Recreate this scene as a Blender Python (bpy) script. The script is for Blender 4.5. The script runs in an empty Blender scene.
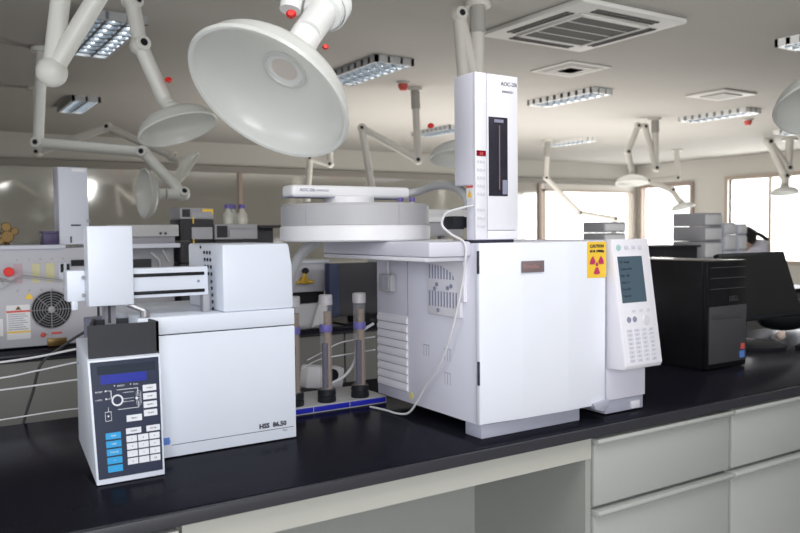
import bpy, bmesh, math, random
from mathutils import Vector, Matrix, Quaternion
random.seed(7)
scene = bpy.context.scene
COL = scene.collection
V = Vector

# ------------------------------------------------------------------ materials
def mat(name, col, rough=0.5, metal=0.0, noise=0.0, nscale=8.0, emis=None, estr=0.0, trans=0.0, coat=0.0, bump=0.0, transl=0.0, alpha=1.0, spec=0.5):
    m = bpy.data.materials.new(name); m.use_nodes = True
    nt = m.node_tree; b = nt.nodes['Principled BSDF']
    b.inputs['Base Color'].default_value = (*col, 1)
    b.inputs['Roughness'].default_value = rough
    b.inputs['Metallic'].default_value = metal
    b.inputs['Transmission Weight'].default_value = trans
    b.inputs['Coat Weight'].default_value = coat
    b.inputs['Specular IOR Level'].default_value = spec
    if emis:
        b.inputs['Emission Color'].default_value = (*emis, 1)
        b.inputs['Emission Strength'].default_value = estr
    tc = nt.nodes.new('ShaderNodeTexCoord'); n = nt.nodes.new('ShaderNodeTexNoise')
    n.inputs['Scale'].default_value = nscale; n.inputs['Detail'].default_value = 3
    nt.links.new(tc.outputs['Object'], n.inputs['Vector'])
    mx = nt.nodes.new('ShaderNodeMix'); mx.data_type = 'RGBA'
    k = max(noise, 0.02)
    mx.inputs[6].default_value = (*[c*(1-k) for c in col], 1)
    mx.inputs[7].default_value = (*[min(1, c*(1+k)) for c in col], 1)
    nt.links.new(n.outputs['Fac'], mx.inputs[0]); nt.links.new(mx.outputs[2], b.inputs['Base Color'])
    if bump:
        bp = nt.nodes.new('ShaderNodeBump'); bp.inputs['Strength'].default_value = bump; bp.inputs['Distance'].default_value = 0.002
        nt.links.new(n.outputs['Fac'], bp.inputs['Height']); nt.links.new(bp.outputs['Normal'], b.inputs['Normal'])
    out = nt.nodes['Material Output']
    if transl:
        t = nt.nodes.new('ShaderNodeBsdfTranslucent'); t.inputs['Color'].default_value = (*col, 1)
        ms = nt.nodes.new('ShaderNodeMixShader'); ms.inputs[0].default_value = transl
        nt.links.new(b.outputs[0], ms.inputs[1]); nt.links.new(t.outputs[0], ms.inputs[2]); nt.links.new(ms.outputs[0], out.inputs['Surface'])
    if alpha < 1:
        t = nt.nodes.new('ShaderNodeBsdfTransparent')
        ms = nt.nodes.new('ShaderNodeMixShader'); ms.inputs[0].default_value = alpha
        nt.links.new(t.outputs[0], ms.inputs[1]); nt.links.new(b.outputs[0], ms.inputs[2]); nt.links.new(ms.outputs[0], out.inputs['Surface'])
    return m
M = dict(
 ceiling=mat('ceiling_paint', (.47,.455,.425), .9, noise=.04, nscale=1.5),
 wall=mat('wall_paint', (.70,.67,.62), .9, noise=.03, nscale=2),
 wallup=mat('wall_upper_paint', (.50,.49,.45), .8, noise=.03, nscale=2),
 floor=mat('floor_vinyl', (.42,.42,.42), .35, noise=.08, nscale=20),
 beam=mat('grey_beam', (.26,.245,.22), .5),
 mull=mat('brown_frame', (.36,.28,.23), .5, noise=.08),
 framew=mat('tan_window_frame', (.50,.42,.35), .5),
 hss=mat('bluish_white_enamel', (.70,.745,.84), .38, spec=.4),
 gcd=mat('white_door_enamel', (.78,.81,.89), .35, spec=.4),
 gc=mat('lavender_white_enamel', (.70,.70,.80), .45, spec=.4),
 gcbase=mat('lavender_grey_plastic', (.40,.41,.50), .5),
 gcplate=mat('white_plate', (.74,.73,.79), .45),
 groove=mat('dark_groove', (.03,.03,.04), .7),
 greygroove=mat('grey_groove', (.36,.36,.42), .7),
 top=mat('black_epoxy_resin', (.008,.008,.013), .22, noise=.3, nscale=300, bump=.08, spec=.30),
 topedge=mat('black_epoxy_edge', (.03,.03,.038), .45, noise=.2, nscale=200),
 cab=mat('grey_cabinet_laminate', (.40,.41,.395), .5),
 cabin=mat('grey_cabinet_inner', (.34,.35,.33), .6),
 apron=mat('cream_apron', (.47,.47,.43), .5),
 drum=mat('grey_drum_plastic', (.40,.40,.42), .5),
 ring=mat('white_ring_plastic', (.74,.74,.77), .45),
 skirt=mat('light_grey_bracket', (.60,.60,.68), .45),
 black=mat('black_plastic', (.014,.015,.019), .5, spec=.2),
 navy=mat('navy_keypad_film', (.022,.03,.062), .3),
 blacktray=mat('black_textured_metal', (.022,.023,.030), .5, bump=.1, nscale=250),
 lcdblue=mat('blue_display', (.02,.03,.25), .25, emis=(.02,.03,.30), estr=.25),
 smoke=mat('smoked_display', (.03,.04,.06), .15),
 keyblue=mat('blue_key', (.02,.33,.68), .4),
 keywhite=mat('white_key', (.72,.74,.80), .4),
 keygrey=mat('pale_grey_key', (.60,.60,.67), .5),
 ink=mat('dark_ink', (.03,.03,.05), .6),
 inkgrey=mat('grey_ink', (.25,.26,.36), .6),
 inkwhite=mat('white_ink', (.75,.77,.82), .6),
 logo=mat('blue_logo', (.10,.22,.60), .5),
 lcd=mat('slate_lcd', (.075,.115,.15), .2),
 yellow=mat('yellow_sticker', (.85,.55,.05), .5),
 ydot=mat('pale_yellow_sticker', (.72,.68,.25), .6),
 magenta=mat('magenta_ink', (.48,.04,.12), .5),
 red=mat('red_plastic', (.75,.02,.015), .35),
 redlabel=mat('red_label', (.62,.10,.08), .6),
 dkred=mat('dark_red_display', (.16,.005,.015), .2, emis=(.4,.0,.02), estr=.15),
 brown=mat('brownish_plate', (.20,.15,.16), .4),
 paper=mat('white_paper', (.72,.72,.74), .7),
 tower=mat('white_tower_plastic', (.72,.72,.82), .42),
 towerf=mat('white_tower_front', (.76,.76,.82), .42),
 window_dark=mat('dark_tower_window', (.03,.028,.04), .15, noise=.3, nscale=30),
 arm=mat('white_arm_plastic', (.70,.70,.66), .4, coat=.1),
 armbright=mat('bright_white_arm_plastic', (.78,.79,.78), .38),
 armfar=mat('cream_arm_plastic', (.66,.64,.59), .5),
 armgrey=mat('grey_aluminium_sleeve', (.38,.37,.34), .5),
 hood=mat('translucent_hood_plastic', (.86,.87,.85), .25, transl=.45, coat=.3),
 hoodgrey=mat('frosted_hood_plastic', (.80,.81,.79), .25, transl=.5, coat=.3),
 hoodring=mat('warm_hood_ring', (.84,.78,.72), .4, transl=.3),
 hose=mat('grey_hose', (.42,.43,.44), .6),
 cablew=mat('white_cable', (.66,.66,.69), .5),
 cableb=mat('black_cable', (.012,.012,.014), .5),
 cablel=mat('lavender_cable', (.30,.28,.50), .5),
 steel=mat('brushed_steel', (.36,.36,.38), .4, metal=.6),
 brass=mat('aged_brass', (.16,.10,.035), .35, metal=.7),
 gold=mat('gold_fitting', (.60,.38,.05), .3, metal=.6),
 inst=mat('grey_instrument_panel', (.47,.47,.52), .5, noise=.04),
 instw=mat('pale_instrument_housing', (.56,.58,.66), .5),
 instg=mat('grey_module_face', (.34,.34,.37), .5),
 instd=mat('dark_module_face', (.02,.02,.026), .5),
 bluetile=mat('cobalt_blue_tile', (.015,.02,.36), .3),
 ledge=mat('grey_ledge', (.40,.40,.42), .5),
 tubec=mat('clear_tube_plastic', (.75,.74,.78), .08, alpha=.12),
 tubeg=mat('tan_granules', (.24,.17,.12), .8, noise=.3, nscale=200),
 tubed=mat('dark_granules', (.035,.03,.07), .7, noise=.4, nscale=200),
 purple=mat('purple_cap', (.10,.07,.30), .4),
 purplelabel=mat('violet_label', (.14,.12,.38), .5),
 glassb=mat('bottle_glass', (.80,.80,.74), .08, alpha=.35),
 liquid=mat('pale_liquid', (.78,.76,.66), .3),
 pcblack=mat('gloss_black_case', (.008,.008,.010), .25),
 pcfront=mat('dark_grey_drive_panel', (.06,.06,.066), .4),
 screen=mat('off_screen', (.012,.012,.013), .35),
 coat=mat('white_coat_cloth', (.66,.66,.76), .85, noise=.06, nscale=12),
 hair=mat('black_hair', (.012,.010,.012), .5, bump=.4, nscale=80),
 skin=mat('skin', (.62,.42,.33), .5),
 trouser=mat('dark_trousers', (.03,.035,.06), .8),
 tube_light=mat('lit_fluorescent_tube', (1,1,1), .5, emis=(.93,.97,1), estr=8),
 louvre=mat('mirror_louvre', (.20,.23,.26), .4, metal=.3),
 lframe=mat('light_frame', (.48,.49,.50), .4),
 lframew=mat('white_light_frame', (.85,.85,.83), .4),
 acw=mat('white_ac_grille', (.62,.61,.58), .5),
 acd=mat('dark_ac_mesh', (.022,.02,.018), .7),
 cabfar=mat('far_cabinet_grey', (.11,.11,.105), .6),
 hoodrosy=mat('dull_rose_ink', (.42,.24,.22), .6),
 sky=mat('pale_far', (.8,.8,.8), .8),
)
# reflecting glass partition: dull grey-beige glass with a soft mirror coat
def glass_partition():
    m = bpy.data.materials.new('reflecting_partition_glass'); m.use_nodes = True
    nt = m.node_tree; out = nt.nodes['Material Output']; nt.nodes.remove(nt.nodes['Principled BSDF'])
    d = nt.nodes.new('ShaderNodeBsdfDiffuse'); g = nt.nodes.new('ShaderNodeBsdfGlossy'); mx = nt.nodes.new('ShaderNodeMixShader')
    tc = nt.nodes.new('ShaderNodeTexCoord'); n = nt.nodes.new('ShaderNodeTexNoise'); n.inputs['Scale'].default_value = .8
    r = nt.nodes.new('ShaderNodeValToRGB'); r.color_ramp.elements[0].color = (.36,.355,.32,1); r.color_ramp.elements[1].color = (.44,.43,.385,1)
    nt.links.new(tc.outputs['Object'], n.inputs['Vector']); nt.links.new(n.outputs['Fac'], r.inputs['Fac']); nt.links.new(r.outputs[0], d.inputs['Color'])
    g.inputs['Roughness'].default_value = .06; g.inputs['Color'].default_value = (.9,.9,.88,1); mx.inputs[0].default_value = .45
    nt.links.new(d.outputs[0], mx.inputs[1]); nt.links.new(g.outputs[0], mx.inputs[2]); nt.links.new(mx.outputs[0], out.inputs['Surface'])
    return m
M['partition'] = glass_partition()
# worktop: dark resin under a thin, capped sheen
def worktop_resin():
    m = M['top']; nt = m.node_tree; b = nt.nodes['Principled BSDF']; out = nt.nodes['Material Output']
    b.inputs['Specular IOR Level'].default_value = 0; b.inputs['Roughness'].default_value = .6
    g = nt.nodes.new('ShaderNodeBsdfGlossy'); g.inputs['Roughness'].default_value = .2; g.inputs['Color'].default_value = (.92,.94,1,1)
    lw = nt.nodes.new('ShaderNodeFresnel'); lw.inputs['IOR'].default_value = 1.42
    mr = nt.nodes.new('ShaderNodeMapRange'); mr.inputs['From Max'].default_value = .4; mr.inputs['To Max'].default_value = .13
    mx = nt.nodes.new('ShaderNodeMixShader')
    nt.links.new(lw.outputs[0], mr.inputs['Value']); nt.links.new(mr.outputs['Result'], mx.inputs[0])
    nt.links.new(b.outputs[0], mx.inputs[1]); nt.links.new(g.outputs[0], mx.inputs[2]); nt.links.new(mx.outputs[0], out.inputs['Surface'])
worktop_resin()
M['pane'] = mat('window_pane', (.9,.95,1), .02, alpha=.08)

# ------------------------------------------------------------------ mesh builder
class MB:
    def __init__(s): s.bm = bmesh.new()
    def _merge(s, b2, xf=None):
        if xf is not None: bmesh.ops.transform(b2, matrix=xf, verts=b2.verts)
        me = bpy.data.meshes.new('tmp'); b2.to_mesh(me); b2.free(); s.bm.from_mesh(me); bpy.data.meshes.remove(me); return s
    def box(s, x0,x1,y0,y1,z0,z1, bev=0, seg=2, xf=None, edges=None):
        b = bmesh.new(); bmesh.ops.create_cube(b, size=1)
        bmesh.ops.transform(b, matrix=Matrix.Translation(((x0+x1)/2,(y0+y1)/2,(z0+z1)/2)) @ Matrix.Diagonal((x1-x0,y1-y0,z1-z0,1)), verts=b.verts)
        if bev:
            es = b.edges[:]
            if edges: es = [e for e in b.edges if abs((e.verts[1].co-e.verts[0].co).normalized()['xyz'.index(edges)]) > .9]
            bmesh.ops.bevel(b, geom=es, offset=bev, segments=seg, affect='EDGES', profile=.5)
        return s._merge(b, xf)
    def poly(s, pts):                    # single polygon
        vs = [s.bm.verts.new(p) for p in pts]; s.bm.faces.new(vs); return s
    def prism(s, prof, axis, a, b_, bev=0):  # profile in the two other axes
        b = bmesh.new()
        def mk(u, v, t): return {'x':(t,u,v),'y':(u,t,v),'z':(u,v,t)}[axis]
        A = [b.verts.new(mk(u,v,a)) for u,v in prof]; B = [b.verts.new(mk(u,v,b_)) for u,v in prof]
        b.faces.new(A); b.faces.new(B[::-1]); n = len(prof)
        for i in range(n): b.faces.new((A[i],B[i],B[(i+1)%n],A[(i+1)%n]))
        bmesh.ops.recalc_face_normals(b, faces=b.faces)
        if bev: bmesh.ops.bevel(b, geom=b.edges[:], offset=bev, segments=2, affect='EDGES', profile=.5)
        return s._merge(b)
    def tube(s, pts, r, n=14, caps=True):
        pts = [V(p) for p in pts]; rs = r if isinstance(r,(list,tuple)) else [r]*len(pts)
        rings = []; up = None
        for i,p in enumerate(pts):
            d = (pts[min(i+1,len(pts)-1)] - pts[max(i-1,0)]).normalized()
            if up is None:
                up = d.orthogonal().normalized()
            else:
                up = (up - d*up.dot(d)); up = up.normalized() if up.length>1e-6 else d.orthogonal().normalized()
            w = d.cross(up)
            rings.append([s.bm.verts.new(p + (up*math.cos(2*math.pi*k/n)+w*math.sin(2*math.pi*k/n))*rs[i]) for k in range(n)])
        for a,b in zip(rings,rings[1:]):
            for k in range(n): s.bm.faces.new((a[k],a[(k+1)%n],b[(k+1)%n],b[k]))
        if caps: s.bm.faces.new(rings[0][::-1]); s.bm.faces.new(rings[-1])
        return s
    def lathe(s, c, axis, prof, n=40, closed=False):   # prof: (radius, height along axis)
        c = V(c); ax = V(axis).normalized(); u = ax.orthogonal().normalized(); w = ax.cross(u); rings = []
        for r,h in prof:
            if r < 1e-6: rings.append([s.bm.verts.new(c+ax*h)])
            else: rings.append([s.bm.verts.new(c+ax*h+(u*math.cos(2*math.pi*k/n)+w*math.sin(2*math.pi*k/n))*r) for k in range(n)])
        pr = list(zip(rings,rings[1:]))
        if closed: pr.append((rings[-1],rings[0]))
        for a,b in pr:
            for k in range(n):
                k2=(k+1)%n
                if len(a)==1 and len(b)==1: continue
                if len(a)==1: s.bm.faces.new((a[0],b[k],b[k2]))
                elif len(b)==1: s.bm.faces.new((a[k],a[k2],b[0]))
                else: s.bm.faces.new((a[k],a[k2],b[k2],b[k]))
        return s
    def cyl(s, c, axis, r, h, n=32, bev=0):
        if bev: return s.lathe(c, axis, [(0,0),(r-bev,0),(r,bev),(r,h-bev),(r-bev,h),(0,h)], n)
        return s.lathe(c, axis, [(0,0),(r,0),(r,h),(0,h)], n)
    def ball(s, c, r, sc=(1,1,1), xf=None):
        b = bmesh.new(); bmesh.ops.create_uvsphere(b, u_segments=20, v_segments=12, radius=r)
        bmesh.ops.transform(b, matrix=Matrix.Translation(V(c)) @ (xf or Matrix.Identity(4)) @ Matrix.Diagonal((*sc,1)), verts=b.verts)
        return s._merge(b)
    def text(s, body, o, xd, up, size, bold=0.0, align='LEFT', depth=.0004, sx=1.0):
        cu = bpy.data.curves.new('t','FONT'); cu.body = body; cu.size = size; cu.align_x = align; cu.offset = bold; cu.extrude = depth; cu.resolution_u = 2
        ob = bpy.data.objects.new('t', cu); COL.objects.link(ob); bpy.context.view_layer.update()
        me = bpy.data.meshes.new_from_object(ob.evaluated_get(bpy.context.evaluated_depsgraph_get()))
        xd = V(xd).normalized(); up = V(up).normalized(); nn = xd.cross(up)
        mt = Matrix.Translation(V(o)) @ Matrix(((xd.x*sx,up.x,nn.x,0),(xd.y*sx,up.y,nn.y,0),(xd.z*sx,up.z,nn.z,0),(0,0,0,1)))
        me.transform(mt); s.bm.from_mesh(me); bpy.data.meshes.remove(me)
        bpy.data.objects.remove(ob); bpy.data.curves.remove(cu); return s

def root_of(o):
    while o.parent: o = o.parent
    return o
def tag(o, label=None, cat=None, group=None, kind=None):
    if label: o['label'] = label
    if cat: o['category'] = cat
    if group: o['group'] = group
    if kind: o['kind'] = kind
    return o
def thing(name, label, cat, loc, group=None):
    o = bpy.data.objects.new(name, None); o.empty_display_size = .05; COL.objects.link(o); o.location = loc
    return tag(o, label, cat, group)
def link(name, mb, m, parent=None, label=None, smooth=True):
    bm = mb.bm; bmesh.ops.recalc_face_normals(bm, faces=bm.faces)
    me = bpy.data.meshes.new(name)
    if parent: off = V(root_of(parent).location)
    else:
        xs=[v.co.x for v in bm.verts]; ys=[v.co.y for v in bm.verts]; zs=[v.co.z for v in bm.verts]
        off = V(((min(xs)+max(xs))/2,(min(ys)+max(ys))/2,min(zs)))
    bmesh.ops.translate(bm, vec=-off, verts=bm.verts); bm.to_mesh(me); bm.free()
    me.materials.append(M[m] if isinstance(m,str) else m)
    if smooth:
        for p in me.polygons: p.use_smooth = True
        try: me.set_sharp_from_angle(angle=math.radians(35))
        except Exception: pass
    o = bpy.data.objects.new(name, me); COL.objects.link(o)
    if parent: o.parent = parent
    else: o.location = off
    if label: o['label'] = label
    return o
def struct(name, mb, m, parent=None):
    o = link(name, mb, m, parent)
    if not parent: o['kind'] = 'structure'
    return o
def copy_tree(o, parent=None):
    c = o.copy(); COL.objects.link(c); c.parent = parent
    for ch in [x for x in bpy.data.objects if x.parent == o]: copy_tree(ch, c)
    return c
def smooth_path(pts, n=6):
    P = [V(p) for p in pts]; out = []
    for i in range(len(P)-1):
        p0,p1,p2,p3 = P[max(i-1,0)],P[i],P[i+1],P[min(i+2,len(P)-1)]
        for k in range(n):
            t = k/n
            out.append(.5*((2*p1)+(-p0+p2)*t+(2*p0-5*p1+4*p2-p3)*t*t+(-p0+3*p1-3*p2+p3)*t**3))
    return out+[P[-1]]
XD, YD, ZD = V((1,0,0)), V((0,1,0)), V((0,0,1))

# ================================================================== SETTING
XR, YB, XL, YF, HC = 13.0, 11.1, -4.0, -4.5, 2.7
struct('floor', MB().box(XL,XR,YF,YB,-.1,0), 'floor')
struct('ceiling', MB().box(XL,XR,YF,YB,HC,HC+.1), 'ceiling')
struct('wall_left', MB().box(XL-.1,XL,YF,YB,0,HC), 'wall')
struct('wall_front', MB().box(XL,XR,YF-.1,YF,0,HC), 'wall')
# right wall with two windows
w = MB(); W1=(9.78,10.95,.80,2.22); W2=(7.0,8.95,.80,2.27); 
w.box(XR,XR+.15,YF,W2[0],0,HC).box(XR,XR+.15,W2[1],W1[0],0,HC).box(XR,XR+.15,W1[1],YB+.15,0,HC)
for a in (W1,W2): w.box(XR,XR+.15,a[0],a[1],0,a[2]).box(XR,XR+.15,a[0],a[1],a[3],HC)
w.box(XR,XR+.15,-4.5,-4.4,0,HC)
struct('wall_right', w, 'wall')
def win_right(name, a, mulls, fm):
    f = MB(); t=.07
    f.box(XR-.04,XR+.08,a[0]-t,a[0],a[2]-t,a[3]+t).box(XR-.04,XR+.08,a[1],a[1]+t,a[2]-t,a[3]+t)
    f.box(XR-.04,XR+.08,a[0],a[1],a[3],a[3]+t).box(XR-.04,XR+.08,a[0],a[1],a[2]-t,a[2])
    for y in mulls: f.box(XR+.0,XR+.05,y-.025,y+.025,a[2],a[3])
    o = struct(name, f, fm)
    link('pane', MB().box(XR+.06,XR+.066,a[0],a[1],a[2],a[3]), 'pane', None).parent = None
    p = COL.objects[-1]; p.location -= o.location; p.parent = o
win_right('window_1', W1, [], 'mull')
win_right('window_2', W2, [8.14], 'framew')
# back wall: fascia, beam, glass partition, an added opening imitating the side window's reflection
WB = (10.35,12.85,.80,2.16)
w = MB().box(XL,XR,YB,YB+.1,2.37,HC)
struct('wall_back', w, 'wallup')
struct('trim_1', MB().box(XL,XR,YB-.06,YB+.12,2.27,2.36), 'beam')
struct('trim_2', MB().box(XL,WB[0],YB-.05,YB+.1,0,.80), 'wall')
g = MB().box(XL,WB[0]-.1,YB,YB+.02,.80,2.28)
struct('window_3', g, 'partition')
f = MB()
for x in (-1.3,4.28,10.25): f.box(x-.03,x+.03,YB-.04,YB+.05,.8,2.28)
struct('trim_3', f, 'mull')
f = MB().box(WB[0],XR,YB,YB+.1,0,WB[2]).box(WB[0],XR,YB,YB+.1,WB[3],2.37).box(WB[1],XR,YB,YB+.1,WB[2],WB[3])
struct('trim_4', f, 'wall')
o = struct('reflected_window', MB().box(WB[0],WB[0]+.05,YB-.02,YB+.08,WB[2],WB[3]).box(WB[0],WB[1],YB-.02,YB+.08,WB[3]-.04,WB[3]).box(WB[1]-.05,WB[1],YB-.02,YB+.08,WB[2],WB[3]), 'framew')
p = link('pane', MB().box(WB[0]+.05,WB[1]-.05,YB+.03,YB+.036,WB[2],WB[3]-.04), 'pane'); p.location -= o.location; p.parent = o

# ================================================================== CEILING FIXTURES
def ceiling_light(cx, cy, sx, sy, label, frame='lframe', cells=(3,9)):
    t = thing('ceiling_light', label, 'light', (cx,cy,HC), 'louvred fluorescent ceiling lights')
    z = HC; fr=.025
    f = MB().box(cx-sx/2,cx+sx/2,cy-sy/2,cy-sy/2+fr,z-.052,z).box(cx-sx/2,cx+sx/2,cy+sy/2-fr,cy+sy/2,z-.052,z)
    f.box(cx-sx/2,cx-sx/2+fr,cy-sy/2,cy+sy/2,z-.052,z).box(cx+sx/2-fr,cx+sx/2,cy-sy/2,cy+sy/2,z-.052,z)
    link('frame', f, frame, t)
    link('reflector', MB().box(cx-sx/2+fr,cx+sx/2-fr,cy-sy/2+fr,cy+sy/2-fr,z-.004,z-.001), 'louvre', t)
    l = MB(); nx,ny = cells
    for i in range(1,nx): x=cx-sx/2+sx*i/nx; l.box(x-.010,x+.010,cy-sy/2,cy+sy/2,z-.050,z-.004)
    for i in range(1,ny): y=cy-sy/2+sy*i/ny; l.box(cx-sx/2,cx+sx/2,y-.016,y+.016,z-.050,z-.004)
    link('louver', l, 'louvre', t)
    for i in range(nx):
        x=cx-sx/2+sx*(i+.5)/nx
        link('lamp_tube', MB().tube([(x,cy-sy/2+.05,z-.020),(x,cy+sy/2-.05,z-.020)],.014,8), 'tube_light', t)
    return t
ceiling_light(1.13,5.4,.36,1.1,'lit louvred ceiling light at upper left, above the white ball-jointed arm')
ceiling_light(1.54,8.35,.26,.85,'small lit louvred ceiling light farther back at upper left',cells=(2,7))
ceiling_light(3.19,5.5,.34,.95,'lit louvred ceiling light just right of the big foreground hood')
ceiling_light(5.56,5.6,.28,.88,'louvred ceiling light beyond the square ceiling vent','lframew')
ceiling_light(5.93,8.3,.30,.85,'faint louvred ceiling light behind the white injector tower')
ceiling_light(8.35,8.4,.30,.85,'pale louvred ceiling light above the thin zigzag arm','lframew')
ceiling_light(7.95,5.62,.28,.88,'louvred ceiling light left of the small red detector','lframew')
ceiling_light(5.35,2.8,.28,.88,'white framed louvred ceiling light cut by the upper right edge','lframew')
ceiling_light(10.2,5.7,.36,1.1,'bright louvred ceiling light over the far right arm','lframew')
# cassette air conditioner
cx,cy=3.74,3.65
t = thing('air_conditioner','large square ceiling air conditioner cassette with dark mesh grille','air conditioner',(cx,cy,HC))
link('panel', MB().box(cx-.46,cx+.46,cy-.46,cy+.46,HC-.035,HC,.015), 'acw', t)
link('grille', MB().box(cx-.28,cx+.28,cy-.28,cy+.28,HC-.042,HC-.033), 'acd', t)
f=MB()
for s in (-1,1): f.box(cx+s*.28-.010,cx+s*.28+.010,cy-.295,cy+.295,HC-.05,HC-.03,.004).box(cx-.295,cx+.295,cy+s*.28-.015,cy+s*.28+.015,HC-.05,HC-.03,.004)
for i in (-1,0,1): f.box(cx-.28,cx+.28,cy+i*.14-.003,cy+i*.14+.003,HC-.045,HC-.04)
link('grille_frame', f, 'acw', t)
for sx,sy in ((1,0),(-1,0),(0,1),(0,-1)):
    a=MB()
    for k in (.345,.385):
        if sx: a.box(cx+sx*k-.012,cx+sx*k+.012,cy-.27,cy+.27,HC-.040,HC-.034)
        else: a.box(cx-.27,cx+.27,cy+sy*k-.012,cy+sy*k+.012,HC-.040,HC-.034)
    link('air_slot', a, 'acd', t)
cx,cy=4.66,4.67
t = thing('ceiling_vent','small square ceiling vent behind the air conditioner','vent',(cx,cy,HC))
link('frame', MB().box(cx-.23,cx+.23,cy-.23,cy+.23,HC-.012,HC,.004), 'acw', t)
f=MB()
for i in range(5):
    r=.19-.036*i; f.box(cx-r,cx+r,cy-r,cy+r,HC-.015-.004*(i%2),HC-.012)
link('louver', f, 'armgrey', t)
cx,cy=6.83,4.8
t = thing('air_conditioner','flat white air conditioner cassette far back on the right of the ceiling','air conditioner',(cx,cy,HC))
link('panel', MB().box(cx-.26,cx+.26,cy-.22,cy+.22,HC-.02,HC,.008), 'acw', t)
link('grille', MB().box(cx-.15,cx+.15,cy-.13,cy+.13,HC-.03,HC-.019), 'armgrey', t)
def detector(x,y,label):
    t=thing('smoke_detector',label,'detector',(x,y,HC))
    link('base', MB().cyl((x,y,HC-.02),ZD,.06,.02,20), 'acw', t)
    link('sensor', MB().lathe((x,y,HC-.075),ZD,[(0,0),(.03,.002),(.045,.03),(.045,.055)],20), 'redlabel', t)
detector(3.78,5.83,'red ceiling detector above the zigzag arm left of the tower')
detector(8.70,5.74,'small red ceiling detector at the far right')

# ================================================================== EXTRACTION ARMS
def hood_mesh(c, ax, R, rn):
    prof=[]; D=.47*R; n=10
    for i in range(n+1):
        a=i/n*math.pi/2
        prof.append((max(R*math.cos(a)**.75, rn) if i<n else rn, D*math.sin(a)))
    inner=[(max(r-.006,rn-.003),h-.004+.004*(1-i/n)) for i,(r,h) in enumerate(prof)]
    lip=[(R-.006,.0),(R-.004,-.006),(R+.003,-.008),(R+.007,-.002),(R+.003,.006)]
    return MB().lathe(c,ax,inner[::-1]+lip+prof[1:],56)
def extraction_arm(label, pts, r, hood=None, m='arm', hm='hoodgrey', knobs=(), sleeve=None, flange=True, group='white articulated extraction arms', jr=1.3):
    pts=[V(p) for p in pts]
    t=thing('extraction_arm',label,'extraction arm',tuple(pts[0]),group)
    if flange:
        link('ceiling_flange', MB().cyl((pts[0].x,pts[0].y,HC-.03),ZD,r*2.0,.03,24), m, t)
    if sleeve:
        link('sleeve', MB().tube([pts[0],pts[0].lerp(pts[1],sleeve)],r*1.25,18), 'armgrey', t)
    for a,b in zip(pts,pts[1:]):
        link('arm_tube', MB().tube([a,b],r,18), m, t)
    ref=V((.842,-.539,0)) if hood is None else V((.842,-.539,0))
    for i in range(1,len(pts)-1):
        p=pts[i]; d1=(p-pts[i-1]).normalized(); d2=(pts[i+1]-p).normalized()
        h=d1.cross(d2)
        h = h.normalized() if h.length>.15 else V((.5,-.85,0))
        if h.dot(V((-.539,-.842,0)))<0: h=-h
        j=MB().ball(p,r*jr); j.cyl(p-h*r*1.15,h,r*1.05,r*2.4,20,bev=r*.15)
        jo=link('joint', j, m, t)
        link('joint_cap', MB().cyl(p+h*r*1.25,h,r*.5,r*.06,16), 'black' if m!='armbright' else 'steel', jo)
    if hood:
        c,ax,R=V(hood[0]),V(hood[1]).normalized(),hood[2]
        ap=c+ax*R*.46
        link('neck', MB().tube([ap-ax*.004,ap+ax*(.18*R)],[r*1.25,r*1.05],20).tube([ap+ax*(.15*R),pts[-1]],r,18), m, t)
        ho=link('hood', hood_mesh(c,ax,R,r*1.02), hm, t)
        link('collar', MB().lathe(c+ax*R*.425,ax,[(r*1.45,.006),(r*1.5,-.001),(r*1.3,-.003),(r*1.2,.004),(r*.95,.004)],32), hm, ho)
        link('lamp_lens', MB().lathe(c+ax*R*.425,ax,[(r*1.05,.004),(r*.6,.0),(0,-.001)],32), 'hoodring', ho)
    for k,(p,kr) in enumerate(knobs):
        ko=link('knob', MB().ball(p,kr,(1,1,.8)).cyl(V(p)-V((0,0,kr*.4)),V((-.4,-.8,.2)),kr*.55,kr*1.3,12), 'red', t)
    return t
HA=((.693,1.615,1.688),(.589,.235,.773),.187)
axA=V(HA[1]); cA=V(HA[0])
pA=cA+axA*.235; 
pA=cA+axA*.20
jA=V((.930,1.765,1.965))
tA=extraction_arm('big foreground extraction arm with a wide white dish hood and red knobs',
   [(1.55,2.6,2.7),(1.55,2.6,2.48),(1.25,1.3,2.42),jA,pA], .036, HA, 'armbright','hood',
   knobs=[((.800,1.72,1.903),.013),((.862,1.665,1.822),.008)], group=None)
# ribbed sleeve above the tube and pivot boss beside it
b=MB(); axT=(jA-pA).normalized(); q0=pA.lerp(jA,.62); q1=pA.lerp(jA,.98)
b.tube([q0,q0.lerp(q1,.2),q1],[.047,.052,.056],26)
for i in range(7): b.lathe(q0.lerp(q1,.3+.1*i),axT,[(.055,-.003),(.0585,0),(.055,.003)],26)
link('ribbed_sleeve', b, 'armbright', tA)
link('pivot_boss', MB().tube([(.818,1.765,1.925),(.835,1.775,1.99)],[.026,.028],20), 'armbright', tA)

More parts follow.
